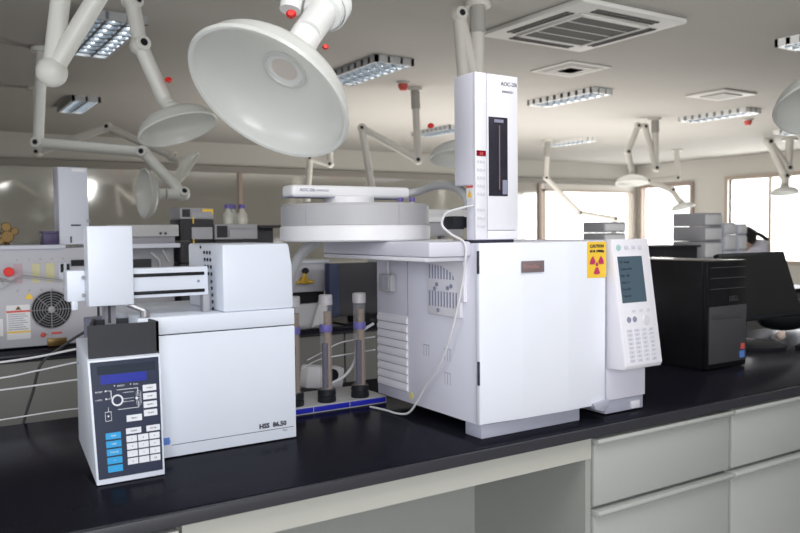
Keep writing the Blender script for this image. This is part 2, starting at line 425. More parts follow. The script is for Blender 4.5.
extraction_arm('pale extraction arm with frosted dish hood, just left of the big foreground hood',
   [(.953,3.94,2.7),(.975,3.893,2.508),(1.001,3.865,2.291),(1.108,3.845,2.03)], .036, ((1.148,3.78,1.890),(-.20,.297,.934),.188), 'arm','hoodgrey', knobs=[((1.115,3.80,2.125),.018)], flange=True)
extraction_arm('thick white arm bent at a big ball joint at upper left',
   [(.60,3.22,2.7),(.503,3.216,1.999),(.735,3.09,2.42),(.74,3.3,2.6)], .036, None, 'arm', flange=True, jr=1.6)
extraction_arm('extraction arm reaching level then down to a side-facing dish at left',
   [(.886,6.041,2.7),(.839,6.033,2.031),(1.461,5.632,1.960),(1.688,5.470,1.661),(1.57,5.47,1.661)], .037, ((1.425,5.481,1.660),(.998,.058,-.009),.168), 'arm','hoodgrey')
extraction_arm('thin extraction arm peaking behind the level arm at left, with a small leaf-like hood',
   [(1.065,7.69,2.7),(1.065,7.676,2.126),(1.602,7.345,2.344),(2.077,7.027,2.078),(2.136,6.987,2.042)], .036, ((2.194,6.946,1.969),(-.756,.335,.563),.16), 'armfar','hoodgrey')
extraction_arm('small distant arm hanging just under the big hood',
   [(3.97,7.6,2.7),(3.969,7.601,2.123),(3.788,7.721,2.190),(3.747,7.725,1.72)], .034, None, 'armfar', flange=True)
extraction_arm('zigzag extraction arm on a ceiling post left of the injector tower',
   [(4.018,5.998,2.7),(4.019,5.960,2.034),(3.597,6.247,2.332),(3.664,6.175,1.72)], .033, None, 'armfar', sleeve=.3)
extraction_arm('folded extraction arm hanging behind the injector tower with a flat hood',
   [(2.85,3.597,2.7),(2.85,3.60,2.20),(2.756,3.651,2.627),(2.77,3.60,2.0)], .037, ((2.749,3.612,1.803),(.113,.159,.981),.188), 'armfar','hoodgrey', knobs=[((2.60,3.72,1.99),.02)], sleeve=.35)
extraction_arm('thin dark-jointed zigzag arm right of the injector tower, reaching down behind the chromatograph',
   [(8.018,8.489,2.7),(7.975,8.486,2.139),(8.377,8.201,1.623),(8.805,7.923,1.530),(8.755,7.934,1.15)], .036, None, 'armfar', sleeve=.45)
extraction_arm('looped extraction arm with a hood in front of the far window',
   [(7.600,6.226,2.7),(7.590,6.200,2.104),(7.496,6.286,2.592),(7.426,6.331,2.604),(7.316,6.385,2.297),(7.345,6.35,2.06)], .036, ((7.344,6.348,1.928),(.086,.117,.989),.188), 'armfar','hood', sleeve=.3)
extraction_arm('farthest extraction arm, low before the bright window near the corner',
   [(10.949,8.515,2.7),(10.933,8.500,2.223),(10.525,8.759,2.178),(10.856,8.538,2.024),(10.95,8.46,1.84)], .045, ((11.001,8.430,1.722),(-.078,.221,.972),.19), 'armfar','hood')
extraction_arm('V-folded extraction arm with a hood before the right-hand window',
   [(11.191,6.698,2.7),(11.151,6.700,2.265),(10.926,6.865,2.654),(11.109,6.720,2.146),(11.105,6.715,2.03)], .055, ((11.101,6.711,1.894),(.086,.117,.989),.188), 'armfar','hood')
extraction_arm('extraction arm at the right edge with only its grey hood rim in view',
   [(2.95,1.68,2.7),(2.93,1.66,2.35),(2.82,1.56,1.98)], .036, ((2.764,1.499,1.811),(.274,.325,.905),.188), 'arm','hoodgrey')

# ================================================================== BENCH (near)
TZ=.85
t=thing('laboratory_worktop','long glossy black laboratory worktop carrying the white instruments','worktop',(2.0,1.96,.82))
link('slab', MB().box(-1.2,5.6,1.486,2.43,.8205,TZ,.006), 'top', t)
link('front_edge', MB().box(-1.2,5.6,1.475,1.487,.8205,TZ-.002,.003), 'topedge', t)
def base_cabinet(x0,x1,label,z_split=.618):
    t=thing('base_cabinet',label,'cabinet',((x0+x1)/2,1.8,0),'grey drawer cabinets under the black worktop')
    link('carcass', MB().box(x0,x1,1.515,2.30,.06,.82), 'cabin', t)
    link('plinth', MB().box(x0,x1,1.56,2.28,0,.06), 'beam', t)
    g=.004
    for z0,z1 in ((z_split+.006,.812),(.07,z_split-.006)):
        d=link('drawer' if z0>.3 else 'door', MB().box(x0+g,x1-g,1.492,1.515,z0,z1-.016,.003), 'cab', t)
        h=MB().prism([(1.515,z1-.018),(1.482,z1-.018),(1.474,z1-.008),(1.478,z1),(1.515,z1)],'x',x0+g,x1-g,.0015)
        link('handle', h, 'cab', d)
    return t
base_cabinet(1.575,2.183,'grey drawer cabinet immediately right of the open knee space')
base_cabinet(2.189,2.80,'grey drawer cabinet at the right edge of the photo below the black computer')
base_cabinet(2.806,3.42,'grey drawer cabinet beyond the right edge under the worktop')
base_cabinet(-.17,.437,'grey cabinet left of the knee space under the worktop corner')
t=thing('knee_panel','cream apron and back panel framing the open knee space','panel',(1.0,1.75,0))
link('apron', MB().box(.445,1.572,1.497,1.517,.758,.82), 'apron', t)
link('back_panel', MB().box(.445,1.572,1.99,2.01,.0,.82), 'cabin', t)
link('side_panel', MB().box(1.553,1.573,1.50,1.99,0,.758), 'cabin', t)

# ================================================================== HEADSPACE SAMPLER
t=thing('headspace_sampler','white headspace sampler with navy keypad and black tray, marked HSS 86.50','laboratory instrument',(.65,2.0,TZ))
FY=1.838
link('cabinet', MB().box(.455,.851,FY,2.25,TZ+.003,1.1445,.003), 'hss', t)
link('top_cover', MB().box(.455,.851,FY,2.25,1.1468,1.189,.003), 'hss', t)
link('seam', MB().box(.457,.849,FY+.004,2.24,1.143,1.148), 'groove', t)
b=MB().prism([(.662,1.189),(.851,1.189),(.849,1.30),(.840,1.357),(.662,1.357)],'y',FY+.004,2.112,.007)
link('upper_housing', b, 'hss', t)
b=MB()
def dot(b,y,z,r=.0045): b.lathe((.6612,y,z),(-1,0,0),[(0,0),(r,0),(r,.0022),(0,.0022)],8)
for i in range(4):
    for j in range(3): dot(b,1.972-.022*j-.003*i,1.335-.018*i)
for i in range(5): dot(b,1.92-.002*i,1.262-.017*i)
dot(b,2.0,1.348,.004)
link('vent_holes', b, 'groove', t)
link('accent_line', MB().box(.527,.843,FY-.0006,FY+.002,.8815,.8828), 'ink', t)
b=MB().text('HSS  86.50',(.748,FY-.001,.889),XD,ZD,.0165,.0007,sx=1.02)
link('model_name', b, 'ink', t)
link('series_name', MB().text('Plus',(.812,FY-.001,.874),XD,ZD,.008), 'inkgrey', t)
link('maker_mark', MB().box(.497,.522,FY-.0012,FY+.001,.885,.902).text('DANI',(.50,FY-.002,.889),XD,ZD,.010), 'logo', t)
link('side_knob', MB().cyl((.851,1.95,1.165),XD,.014,.012,16,.002), 'black', t)
# control console
b=MB(); vv=[b.bm.verts.new(p) for p in ((.333,1.719,.852),(.328,1.760,1.113),(.336,1.926,1.144),(.338,1.938,.902),(.4765,1.719,.852),(.4835,1.760,1.113),(.4835,1.926,1.144),(.4765,1.938,.902))]
for q in ((0,1,2,3),(4,5,6,7),(0,1,5,4),(1,2,6,5),(2,3,7,6),(3,0,4,7)): b.bm.faces.new([vv[i] for i in q])
bmesh.ops.recalc_face_normals(b.bm, faces=b.bm.faces); bmesh.ops.bevel(b.bm, geom=b.bm.edges[:], offset=.002, segments=2, affect='EDGES', profile=.5)
cp=link('control_console', b, 'hss', t)
def face(u,v,o=0.0):   # u: 0..1 across, v: 0..1 up the sloping face
    y=1.719+(1.760-1.719)*v; z=.852+(1.113-.852)*v; xl=.336-.005*v; xr=.4735+.007*v
    n=V((0,-.988,.155))
    return V((xl+(xr-xl)*u,y,z))+n*o
FU=V((0,.041,.261)).normalized()
def fbox(u0,u1,v0,v1,o0,o1):
    b=MB(); bb=b.bm
    P=[face(u,v,o) for o in (o0,o1) for (u,v) in ((u0,v0),(u1,v0),(u1,v1),(u0,v1))]
    vs=[bb.verts.new(p) for p in P]
    for f in ((0,1,2,3),(4,5,6,7),(0,1,5,4),(1,2,6,5),(2,3,7,6),(3,0,4,7)): bb.faces.new([vs[i] for i in f])
    return b
link('keypad_film', fbox(.012,.988,.045,.985,-.001,.0012), 'navy', cp)
link('display', fbox(.14,.80,.80,.875,.001,.002), 'lcdblue', cp)
link('display_window', fbox(.10,.93,.878,.95,.001,.0016), 'smoke', cp)
link('dial_ring', MB().lathe(face(.36,.66,.001),V((0,-.988,.155)),[(.0088,0),(.0095,.001),(.0123,.001),(.0125,0)],32), 'keywhite', cp)
b=MB()
for (u0,u1,v0,v1) in ((.36,.66,.742,.746),(.655,.665,.69,.746),(.44,.60,.715,.718),(.44,.60,.665,.668),(.44,.60,.64,.643),(.66,.67,.585,.63),(.36,.66,.582,.586),(.21,.28,.742,.745),(.27,.28,.68,.745),(.21,.27,.677,.68),(.17,.175,.50,.575),(.255,.26,.50,.575),(.17,.26,.572,.576),(.17,.26,.50,.504),(.22,.226,.575,.61)):
    bb=fbox(u0,u1,v0,v1,.001,.0016); me=bpy.data.meshes.new('x'); bb.bm.to_mesh(me); bb.bm.free(); b.bm.from_mesh(me); bpy.data.meshes.remove(me)
for u,v,r in ((.20,.744,.0018),(.20,.679,.0018),(.33,.78,.0013),(.56,.78,.0013),(.215,.54,.002),(.64,.66,.003)):
    b.lathe(face(u,v,.001),V((0,-.988,.155)),[(0,.0006),(r,.0006)],12)
for u,v,s_ in ((.05,.735,'READY'),(.05,.67,'OVEN'),(.37,.77,'READY'),(.60,.77,'RUN')):
    b.text(s_,face(u,v,.0012),XD,FU,.005)
for k in range(5): b.lathe(face(.67,.62+.02*k,.001),V((0,-.988,.155)),[(.005,0),(.0052,.0006),(.0056,.0006)],16)
link('printed_diagram', b, 'inkwhite', cp)
def key(u0,u1,v0,v1,m,txt=None,par=cp):
    k=link('key', fbox(u0,u1,v0,v1,.001,.0028), m, par)
    if txt:
        o=face((u0+u1)/2,(v0+v1)/2,.003)-FU*.0016
        kk=MB().text(txt,o,XD,FU,.0048,align='CENTER')
        link('key_text', kk, 'ink' if m=='keywhite' else 'inkwhite', par)
for i,tx in enumerate(('TEMP','TIME','STATUS','▼','▲')):
    v=.405-.0655*i; key(.155,.375,v-.052,v,'keyblue',tx if i<3 else ('+' if i==3 else '-'))
for i,tx in enumerate(('START','STOP','ABORT','MODE')):
    v=.76-.069*i; key(.735,.935,v-.052,v,'keywhite',tx)
key(.475,.70,.475,.527,'keywhite','MENU')
key(.455,.68,.375,.422,'keywhite','CLEAR'); key(.76,.985-.02,.375,.422,'keywhite','ENTER')
nm=['7','8','9','4','5','6','1','2','3','0','.','C/E']
for r in range(4):
    for c in range(3):
        u=.455+.172*c; v=.36-.0605*r; key(u,u+.155,v-.05,v,'keywhite',nm[r*3+c])
for p in ((.3355,1.80,1.08),(.3355,1.90,1.09)):
    link('screw', MB().cyl(p,(-1,0,0),.003,.002,12), 'inkgrey', cp)
# black sample tray above the console (open box)
tb=MB(); z0,z1,x0,x1,y0,y1=1.122,1.187,.3335,.4845,1.772,1.93
xs=.374
tb.box(x0,x1,y0,y0+.006,1.114,z1).box(xs,x1,y1-.006,y1,1.145,z1-.004).box(x1-.006,x1,y0,y1,1.12,z1)
tb.prism([(x0+.001,y0+.002),(x0+.007,y0+.002),(xs+.007,y1),(xs,y1)],'z',1.145,z1-.001).prism([(x0+.004,y0+.004),(x1-.003,y0+.004),(x1,y1),(xs,y1)],'z',1.146,1.155)
link('vial_tray', tb, 'blacktray', t)
b=MB().box(.39,.46,1.80,1.91,1.156,1.172,.004)
link('tray_insert', b, 'instg', t)
link('vial_needle', MB().tube([(.40,1.87,1.225),(.40,1.87,1.18)],.003,8), 'ink', t)
link('vial_gripper', MB().tube([(.44,1.86,1.222),(.475,1.85,1.205)],.007,10).cyl((.475,1.85,1.19),ZD,.011,.016,14), 'steel', t)
link('rear_module', MB().box(.385,.452,1.96,2.10,1.05,1.175,.004), 'inkgrey', t)
# transport rail
hb=link('transport_rail', MB().box(.313,.640,1.885,1.93,1.232,1.303,.003), 'hss', t)
link('rail_slot', MB().box(.45,.630,1.882,1.886,1.282,1.290,.001).box(.45,.630,1.882,1.886,1.240,1.248,.001), 'black', hb)
link('rail_screw', MB().cyl((.615,1.886,1.267),(0,-1,0),.0035,.003,12), 'inkgrey', hb)
link('rail_foot', MB().box(.628,.645,1.89,1.915,1.189,1.24,.002), 'instg', hb)
link('rail_foot', MB().box(.40,.425,1.92,1.95,1.15,1.24), 'instg', hb)
link('rail_tab', MB().box(.322,.336,1.886,1.892,1.212,1.235,.002), 'hss', hb)
link('transport_head', MB().box(.350,.449,1.84,1.883,1.222,1.403,.003), 'hss', t)
link('spring_wires', MB().tube([(.349,1.90,1.29),(.345,1.87,1.285)],.003,8).tube([(.349,1.90,1.25),(.345,1.87,1.245)],.003,8), 'steel', t)

# ================================================================== GAS CHROMATOGRAPH
GX=1.232
t=thing('gas_chromatograph','large white gas chromatograph with a radiation sticker and a tilted keypad','laboratory instrument',(1.53,1.85,TZ)); GC=t
link('housing', MB().box(GX,1.845,1.556,2.06,.885,1.352,.002), 'gc', t)
link('base', MB().box(1.236,1.586,1.553,1.622,TZ,.886,.003), 'gcbase', t)
link('base', MB().box(1.36,1.60,1.95,2.05,TZ,.886,.003), 'gcbase', t)
link('base', MB().box(1.685,1.845,1.550,1.66,TZ+.004,.893,.003), 'gcbase', t)
d=link('oven_door', MB().prism([(1.226,1.560),(1.226,1.548),(1.230,1.543),(1.36,1.533),(1.52,1.530),(1.665,1.535),(1.675,1.541),(1.675,1.560)],'z',.891,1.351,.001), 'gcd', t)
link('hinge', MB().box(1.2225,1.2265,1.546,1.553,1.275,1.333,.001), 'ink', d)
link('hinge', MB().box(1.2225,1.2265,1.546,1.553,.991,1.052,.001), 'ink', d)
link('door_latch', MB().prism([(1.610,.898),(1.672,.904),(1.672,.884),(1.65,.872),(1.62,.880)],'y',1.523,1.56,.002), 'gcbase', d)
pl=link('name_plate', MB().box(1.352,1.430,1.5285,1.531,1.274,1.304,.0006), 'brown', d)
link('plate_text', MB().text('Shimadzu',(1.356,1.5278,1.285),XD,ZD,.0145), 'hoodrosy', pl)
st=link('radiation_sticker', MB().box(1.592,1.668,1.5325,1.5345,1.250,1.350), 'yellow', d, 'yellow sticker with a magenta trefoil')
b=MB(); c=V((1.630,1.5315,1.287))
for k in range(3):
    a0=math.radians(90+120*k+30+0); pts=[]
    for rr,rng in ((.009,range(0,5)),(.028,range(4,-1,-1))):
        for q in rng:
            a=math.radians(270+120*k-28+14*q); pts.append(c+V((rr*math.cos(a),0,rr*math.sin(a))))
    b.poly(pts)
b.poly([c+V((.0055*math.cos(k*math.pi/8),0,.0055*math.sin(k*math.pi/8))) for k in range(16)])
link('trefoil', b, 'magenta', st)
link('sticker_text', MB().text('CAUTION',(1.630,1.5315,1.334),XD,ZD,.012,.0003,align='CENTER').text('63 Ni  370MBq',(1.630,1.5315,1.321),XD,ZD,.009,.0003,align='CENTER'), 'ink', st)
# control column and wedge keypad
link('column_front', MB().box(1.682,1.846,1.543,1.563,.894,1.352,.003), 'gc', t)
kp=link('keypad_console', MB().prism([(1.545,.988),(1.545,1.356),(1.524,1.356),(1.470,1.005),(1.476,.992)],'x',1.679,1.832,.003), 'gcplate', t)
def kf(x,z,o=0.0):
    v=(1.356-z)/(1.356-1.005); y=1.524-.054*v
    return V((x,y,z))+V((0,-.988,.152))*o
KU=V((0,.054,.351)).normalized()
def kbox(x0,x1,z0,z1,o0,o1):
    b=MB(); vs=[b.bm.verts.new(kf(x,z,o)) for o in (o0,o1) for (x,z) in ((x0,z0),(x1,z0),(x1,z1),(x0,z1))]
    for f in ((0,1,2,3),(4,5,6,7),(0,1,5,4),(1,2,6,5),(2,3,7,6),(3,0,4,7)): b.bm.faces.new([vs[i] for i in f])
    return b
sc=link('lcd_screen', kbox(1.694,1.795,1.177,1.307,-.001,.0008), 'lcd', kp)
b=MB()
for i in range(6): b.text(('GC  Ready','Column 50.0','INJ1  250','Flow 1.2','Det ECD','Time 0.0')[i],kf(1.700,1.288-.019*i,.0011),XD,KU,.009)
link('screen_text', b, 'smoke', sc)
link('round_mark', MB().lathe(kf(1.703,1.332,.0005),V((0,-.988,.152)),[(0,.001),(.009,.001),(.009,0)],20), mat('teal_mark',(.35,.55,.55),.5), kp)
for i in range(3):
    link('key', kbox(1.727+.027*i,1.744+.027*i,1.327,1.337,0,.0016), 'keygrey', kp)
for i in range(3): link('key', kbox(1.728+.030*i,1.742+.030*i,1.150,1.157,0,.0016), 'keygrey', kp)
for i in range(2): link('key', MB().lathe(kf(1.712+.024*i,1.130,0),V((0,-.988,.152)),[(0,.0025),(.007,.0025),(.0085,0)],20), 'inkgrey', kp)
link('cursor_pad', MB().lathe(kf(1.785,1.125,0),V((0,-.988,.152)),[(0,.002),(.013,.002),(.014,0)],24), 'keygrey', kp)
for r in range(8):
    for c in range(4):
        x=1.698+.030*c; z=1.103-.0118*r
        link('key', kbox(x,x+.021,z-.0075,z,0,.0014), 'keygrey', kp)
        link('key_text', MB().text('789456123C0.GOFN'[(r*4+c)%16]+('T' if c==3 else ''),kf(x+.0105,z-.006,.0016),XD,KU,.006,align='CENTER'), 'inkgrey', kp)
link('side_tab', MB().box(1.834,1.872,1.51,1.545,1.01,1.055,.003), 'gc', t)
link('base_switch', MB().box(1.79,1.825,1.545,1.551,.858,.880,.001), 'gcplate', t)
# left side: rear cover, louvers, vent board, inlet
rc=link('side_seam', MB().box(GX-.001,GX+.001,1.883,1.887,1.14,1.35), 'greygroove', t)
b=MB()
for i in range(9):
    z=.918+.0245*i
    b.prism([(GX,z),(GX-.005,z+.0005),(GX-.006,z+.012),(GX,z+.0235)],'y',1.888,2.052)
link('louvers', b, 'gcplate', t)
b=MB()
for i in range(9): b.box(GX-.0015,GX+.001,1.888,2.052,.9155+.0245*i,.9185+.0245*i)
link('louver_gaps', b, 'greygroove', t)
vb=link('vent_board', MB().box(GX-.010,GX,1.622,1.770,1.156,1.318,.003), 'gcplate', t)
b=MB()
for i in range(10):
    y=1.635+.0135*i
    b.box(GX-.0112,GX-.0095,y,y+.005,1.255,1.305)
    b.box(GX-.0112,GX-.0095,y,y+.005,1.180,1.222)
for y,z in ((1.66,1.238),(1.675,1.232),(1.725,1.240),(1.735,1.228),(1.72,1.170)): b.lathe((GX-.0095,y,z),(-1,0,0),[(0,.003),(.006,.003),(.006,0)],10)
link('vent_slots', b, 'inkgrey', vb)
b=MB()
for (y,z) in ((1.80,1.05),(1.70,1.05),(1.70,.985)):
    for k in range(3): b.box(GX-.0006,GX+.001,y-.02+.012*k,y-.018+.012*k,z-.016,z+.016)
    b.box(GX-.0006,GX+.001,y-.022,y+.008,z+.015,z+.017)
link('embossed_marks', b, 'greygroove', t)
link('round_sticker', MB().lathe((GX,1.872,.908),(-1,0,0),[(0,.0012),(.010,.0012),(.010,0)],16), 'ydot', t, 'small pale yellow round sticker')
inl=link('mains_inlet', MB().box(GX-.022,GX,1.945,2.015,1.205,1.258,.006), 'drum', t)
link('inlet_socket', MB().box(GX-.024,GX-.021,1.955,1.975,1.215,1.25).box(GX-.024,GX-.021,1.982,2.002,1.215,1.25), 'greygroove', inl)
link('inlet_cord', MB().tube([(GX-.008,1.98,1.256),(GX-.008,1.985,1.30)],.003,8), 'cablew', inl)
# ================================================================== CAROUSEL
t=thing('vial_carousel','round grey and white autosampler carousel mounted between the two instruments','autosampler',(1.125,2.0,1.30))
CC=(1.125,2.0,0)
link('ring', MB().lathe((CC[0],CC[1],1.358),ZD,[(0,0),(.214,0),(.219,.004),(.219,.040),(.214,.044),(0,.044)],72), 'ring', t)
link('drum', MB().lathe((CC[0],CC[1],1.402),ZD,[(0,0),(.214,0),(.216,.002),(.216,.054),(.210,.061),(0,.062)],72), 'drum', t)
for a in (math.radians(-157),math.radians(-86)):
    p=V((CC[0]+.2155*math.cos(a),CC[1]+.2155*math.sin(a),0))
    xf=Matrix.Translation(p)@Matrix.Rotation(a,4,'Z')
    link('panel_gap', MB().box(-.001,.0015,-.0014,.0014,1.404,1.458,xf=xf), 'greygroove', t)
link('hub', MB().cyl((1.10,1.99,1.463),ZD,.072,.022,40,.002), 'ring', t)
ar=link('bridge_arm', MB().box(.903,1.288,1.952,2.025,1.482,1.515,.010,3), 'ring', t)
link('arm_text', MB().text('AOC-20s',(.925,1.9515,1.497),XD,ZD,.012,.0003).text('SHIMADZU',(.975,1.9515,1.4975),XD,ZD,.008), 'inkgrey', ar)
link('arm_underside', MB().box(.905,1.285,1.957,2.035,1.481,1.4845), 'inkgrey', ar)
link('support_bracket', MB().box(1.100,1.231,1.585,2.16,1.318,1.357,.006), 'skirt', t)
b=MB().box(1.101,1.231,1.60,2.158,1.307,1.3175,.002)
b.prism([(1.605,1.356),(2.05,1.356),(2.05,1.300),(1.78,1.296),(1.70,1.290),(1.655,1.272),(1.632,1.24),(1.620,1.20),(1.605,1.20)],'x',1.2205,1.2315)
link('mounting_plate', b, 'gcplate', t)
v0=thing('sample_vial','small vial with a purple cap at the left of the pair on the carousel','vial',(1.222,1.905,1.464),None)
link('glass', MB().cyl((1.222,1.905,1.4645),ZD,.006,.006,14), 'glassb', v0)
link('cap', MB().cyl((1.222,1.905,1.470),ZD,.0085,.011,16,.001), 'purple', v0)
v1=copy_tree(v0); v1.location=(1.250,1.885,1.464); v1['label']='small vial with a purple cap at the right of the pair on the carousel'
for v in (v0,v1): v['group']='purple capped vials on the carousel'
# hose from arm to tower
tag(link('flexible_hose', MB().tube(smooth_path([(1.285,1.975,1.497),(1.305,1.93,1.503),(1.298,1.86,1.512),(1.289,1.79,1.512),(1.272,1.71,1.503),(1.255,1.64,1.478),(1.250,1.615,1.445)]),.0115,14), 'hose'),'grey flexible hose arching from the carousel arm to the injector tower','hose')
tag(link('flexible_hose', MB().tube(smooth_path([(1.095,2.19,1.352),(1.06,2.19,1.335),(1.02,2.19,1.29),(.993,2.19,1.21),(.985,2.19,1.09),(.98,2.19,.90),(.98,2.20,.876)]),.016,14), 'hose'),'grey flexible hose running down beside the headspace sampler','hose')

# ================================================================== INJECTOR TOWER
t=thing('injector_tower','tall white autoinjector tower with a dark window, marked AOC-20i','autoinjector',(1.30,1.61,1.352))
link('housing', MB().box(1.236,1.372,1.578,1.662,1.502,1.787,.003).box(1.236,1.376,1.578,1.612,1.360,1.503,.003), 'tower', t)
link('base_plate', MB().box(1.24,1.373,1.585,1.63,1.352,1.361), 'ink', t)
link('control_strip', MB().box(1.235,1.272,1.571,1.579,1.362,1.786,.002), 'towerf', t)
dr=link('front_door', MB().box(1.274,1.376,1.570,1.579,1.385,1.785,.002), 'towerf', t)
link('front_foot', MB().box(1.274,1.377,1.571,1.579,1.362,1.3835,.001), 'towerf', t)
link('window', MB().box(1.277,1.340,1.5685,1.571,1.473,1.676,.001), 'window_dark', dr)
b=MB().tube([(1.312,1.5683,1.49),(1.312,1.5683,1.655)],.0016,6)
link('syringe', b, 'brown', dr)
link('window_label', MB().box(1.295,1.325,1.5675,1.5688,1.662,1.670), 'inkgrey', dr)
link('vial_rack', MB().box(1.322,1.337,1.5675,1.5688,1.478,1.515), 'inkgrey', dr)
link('model_name', MB().text('AOC-20i',(1.318,1.5695,1.758),XD,ZD,.0145).text('SHIMADZU',(1.322,1.5695,1.740),XD,ZD,.0075), 'ink', dr)
link('display', MB().box(1.2385,1.268,1.5695,1.5715,1.574,1.588), 'dkred', t)
link('digits', MB().text('88',(1.247,1.569,1.576),XD,ZD,.012), 'redlabel', t)
for r in range(9):
    for c in range(3):
        if r in (5,): continue
        x=1.240+.0095*c; z=1.563-.0205*r
        link('key', MB().box(x,x+.0065,1.5695,1.5715,z-.006,z), 'keygrey', t)
sl=link('warning_label', MB().box(1.2345,1.2362,1.582,1.609,1.462,1.500), 'paper', t, 'white warning label with a red header and yellow triangle')
link('label_header', MB().box(1.234,1.2348,1.581,1.611,1.494,1.500), 'redlabel', sl)
link('label_triangle', MB().poly([(1.2340,1.586,1.470),(1.2340,1.605,1.470),(1.2340,1.5955,1.490)]), 'yellow', sl)
link('connector_box', MB().box(1.200,1.236,1.618,1.665,1.388,1.422,.002).box(1.236,1.26,1.611,1.66,1.392,1.42), 'black', t)
link('side_latch', MB().box(1.377,1.382,1.585,1.60,1.385,1.418,.001), 'ink', t)

# main white cable
c=MB().tube(smooth_path([(1.232,1.575,1.448),(1.215,1.60,1.443),(1.19,1.635,1.43),(1.183,1.645,1.40),(1.195,1.62,1.375),(1.205,1.578,1.352),(1.205,1.576,1.305),(1.205,1.595,1.233),(1.205,1.635,1.126),(1.208,1.690,1.034),(1.212,1.767,.960),(1.212,1.808,.910),(1.208,1.85,.866),(1.20,1.90,.855),(1.195,1.96,.855),(1.18,2.02,.855)],6),.0032,8)
tag(link('cable', c, 'cablew'),'white cable drooping from the injector tower down the side of the chromatograph','cable')

# ================================================================== LEDGE AND FILTER TUBES
t=thing('reagent_ledge','low grey ledge with a cobalt blue tiled front edge behind the instruments','ledge',(1.06,2.15,TZ))
link('ledge_body', MB().box(.87,1.262,2.06,2.26,TZ,.872,.001), 'ledge', t)
for a,b_ in ((.872,1.008),(1.011,1.130),(1.133,1.258)):
    link('blue_tile', MB().box(a,b_,2.0575,2.0605,TZ+.004,.869,.0005), 'bluetile', t)
def filter_tube(x,y,label):
    t=thing('gas_filter',label,'gas filter',(x,y,.872),'clear gas filter cartridges on black sockets')
    link('socket', MB().lathe((x,y,.872),ZD,[(0,0),(.027,0),(.028,.002),(.028,.016),(.026,.018),(.026,.020),(.028,.022),(.027,.038),(0,.038)],28), 'black', t)
    link('granules', MB().cyl((x+.005,y,.91),ZD,.011,.235,18), 'tubeg', t)
    link('dark_core', MB().cyl((x-.007,y-.006,.915),ZD,.0095,.135,14), 'tubed', t)
    link('cartridge', MB().lathe((x,y,.91),ZD,[(0,.0),(.019,.0),(.019,.28),(0,.281)],28), 'tubec', t)
    link('label_band', MB().lathe((x,y,1.085),ZD,[(.0192,0),(.0196,.001),(.0196,.020),(.0192,.021)],28), 'purplelabel', t)
    link('cap', MB().lathe((x,y,1.165),ZD,[(.0195,0),(.0205,.001),(.0205,.028),(.018,.031),(0,.031)],28), mat('frosted_cap',(.50,.48,.50),.4,noise=.2,nscale=150), t)
    return t
filter_tube(1.072,2.095,'clear gas filter cartridge on a black socket, the nearer to the headspace sampler')
filter_tube(1.188,2.095,'clear gas filter cartridge on a black socket, nearest the louvred side of the chromatograph')
filter_tube(.968,2.10,'gas filter cartridge mostly hidden behind the headspace sampler edge')
t=thing('power_adapter','tilted white box with a round black dial behind the filter cartridges','adapter',(1.19,2.36,TZ))
link('case', MB().box(-.07,.07,-.03,.03,0,.075,.008,xf=Matrix.Translation((1.19,2.37,TZ+.004))@Matrix.Rotation(math.radians(8),4,'Y')), 'paper', t)
link('dial', MB().cyl((1.215,2.338,.90),(0,-1,0),.022,.012,20,.002), 'black', t)
tag(link('cable', MB().tube(smooth_path([(1.07,2.29,.856),(1.15,2.28,.858),(1.25,2.28,.858),(1.33,2.30,.856)]),.004,8), mat('red_cable',(.45,.06,.05),.5)),'red cable lying behind the filter cartridges','cable')
for i,(P,lb) in enumerate((([(1.06,2.20,.985),(1.12,2.22,1.0),(1.18,2.20,1.03),(1.222,2.06,1.06)],'thin white cable passing high behind the filter cartridges'),([(1.05,2.22,.955),(1.12,2.24,.975),(1.20,2.2,.99),(1.222,2.06,1.02)],'thin white cable passing low behind the filter cartridges'))):
    tag(link('cable', MB().tube(smooth_path(P),.0022,6), 'cablew'),lb,'cable','thin cables behind the filter cartridges')
tag(link('cable', MB().tube(smooth_path([(1.224,2.07,1.10),(1.20,2.12,1.06),(1.19,2.13,.98),(1.17,2.16,.93),(1.14,2.2,.90),(1.13,2.22,.875)]),.0045,8), 'cablew'),'pale cable looping down beside the louvres of the chromatograph','cable')

# wires crossing behind the worktop at the left
def wire(P,r,m,lb): tag(link('cable', MB().tube(smooth_path(P),r,8), m),lb,'cable','wires strung behind the worktop at left')
wire([(-.3,2.46,1.02),(.0,2.46,1.018),(.225,2.46,1.025),(.329,2.46,1.032),(.46,2.44,1.05),(.47,2.247,1.06)],.0032,'cablew','topmost pale wire strung behind the worktop at left')
wire([(-.3,2.46,.97),(.0,2.46,.972),(.224,2.46,.980),(.329,2.46,.992),(.46,2.44,1.01),(.48,2.247,1.02)],.0025,'cablew','second pale wire down, sagging behind the worktop at left')
wire([(-.3,2.46,.94),(.0,2.46,.944),(.223,2.46,.946),(.327,2.46,.949),(.46,2.44,.955),(.49,2.247,.96)],.0025,'cablew','third thin pale wire down behind the worktop at left')
wire([(-.3,2.45,.856),(.0,2.45,.858),(.220,2.45,.863),(.433,2.45,.868),(.5,2.40,.853)],.002,'cablew','lowest thin pale wire along the rear edge of the worktop')
wire([(.47,2.47,1.10),(.40,2.47,1.06),(.335,2.47,1.01),(.31,2.47,.93),(.285,2.47,.85),(.27,2.47,.75),(.26,2.50,.4),(.26,2.52,.006)],.0042,'cableb','black cable hanging down behind the wires at left')

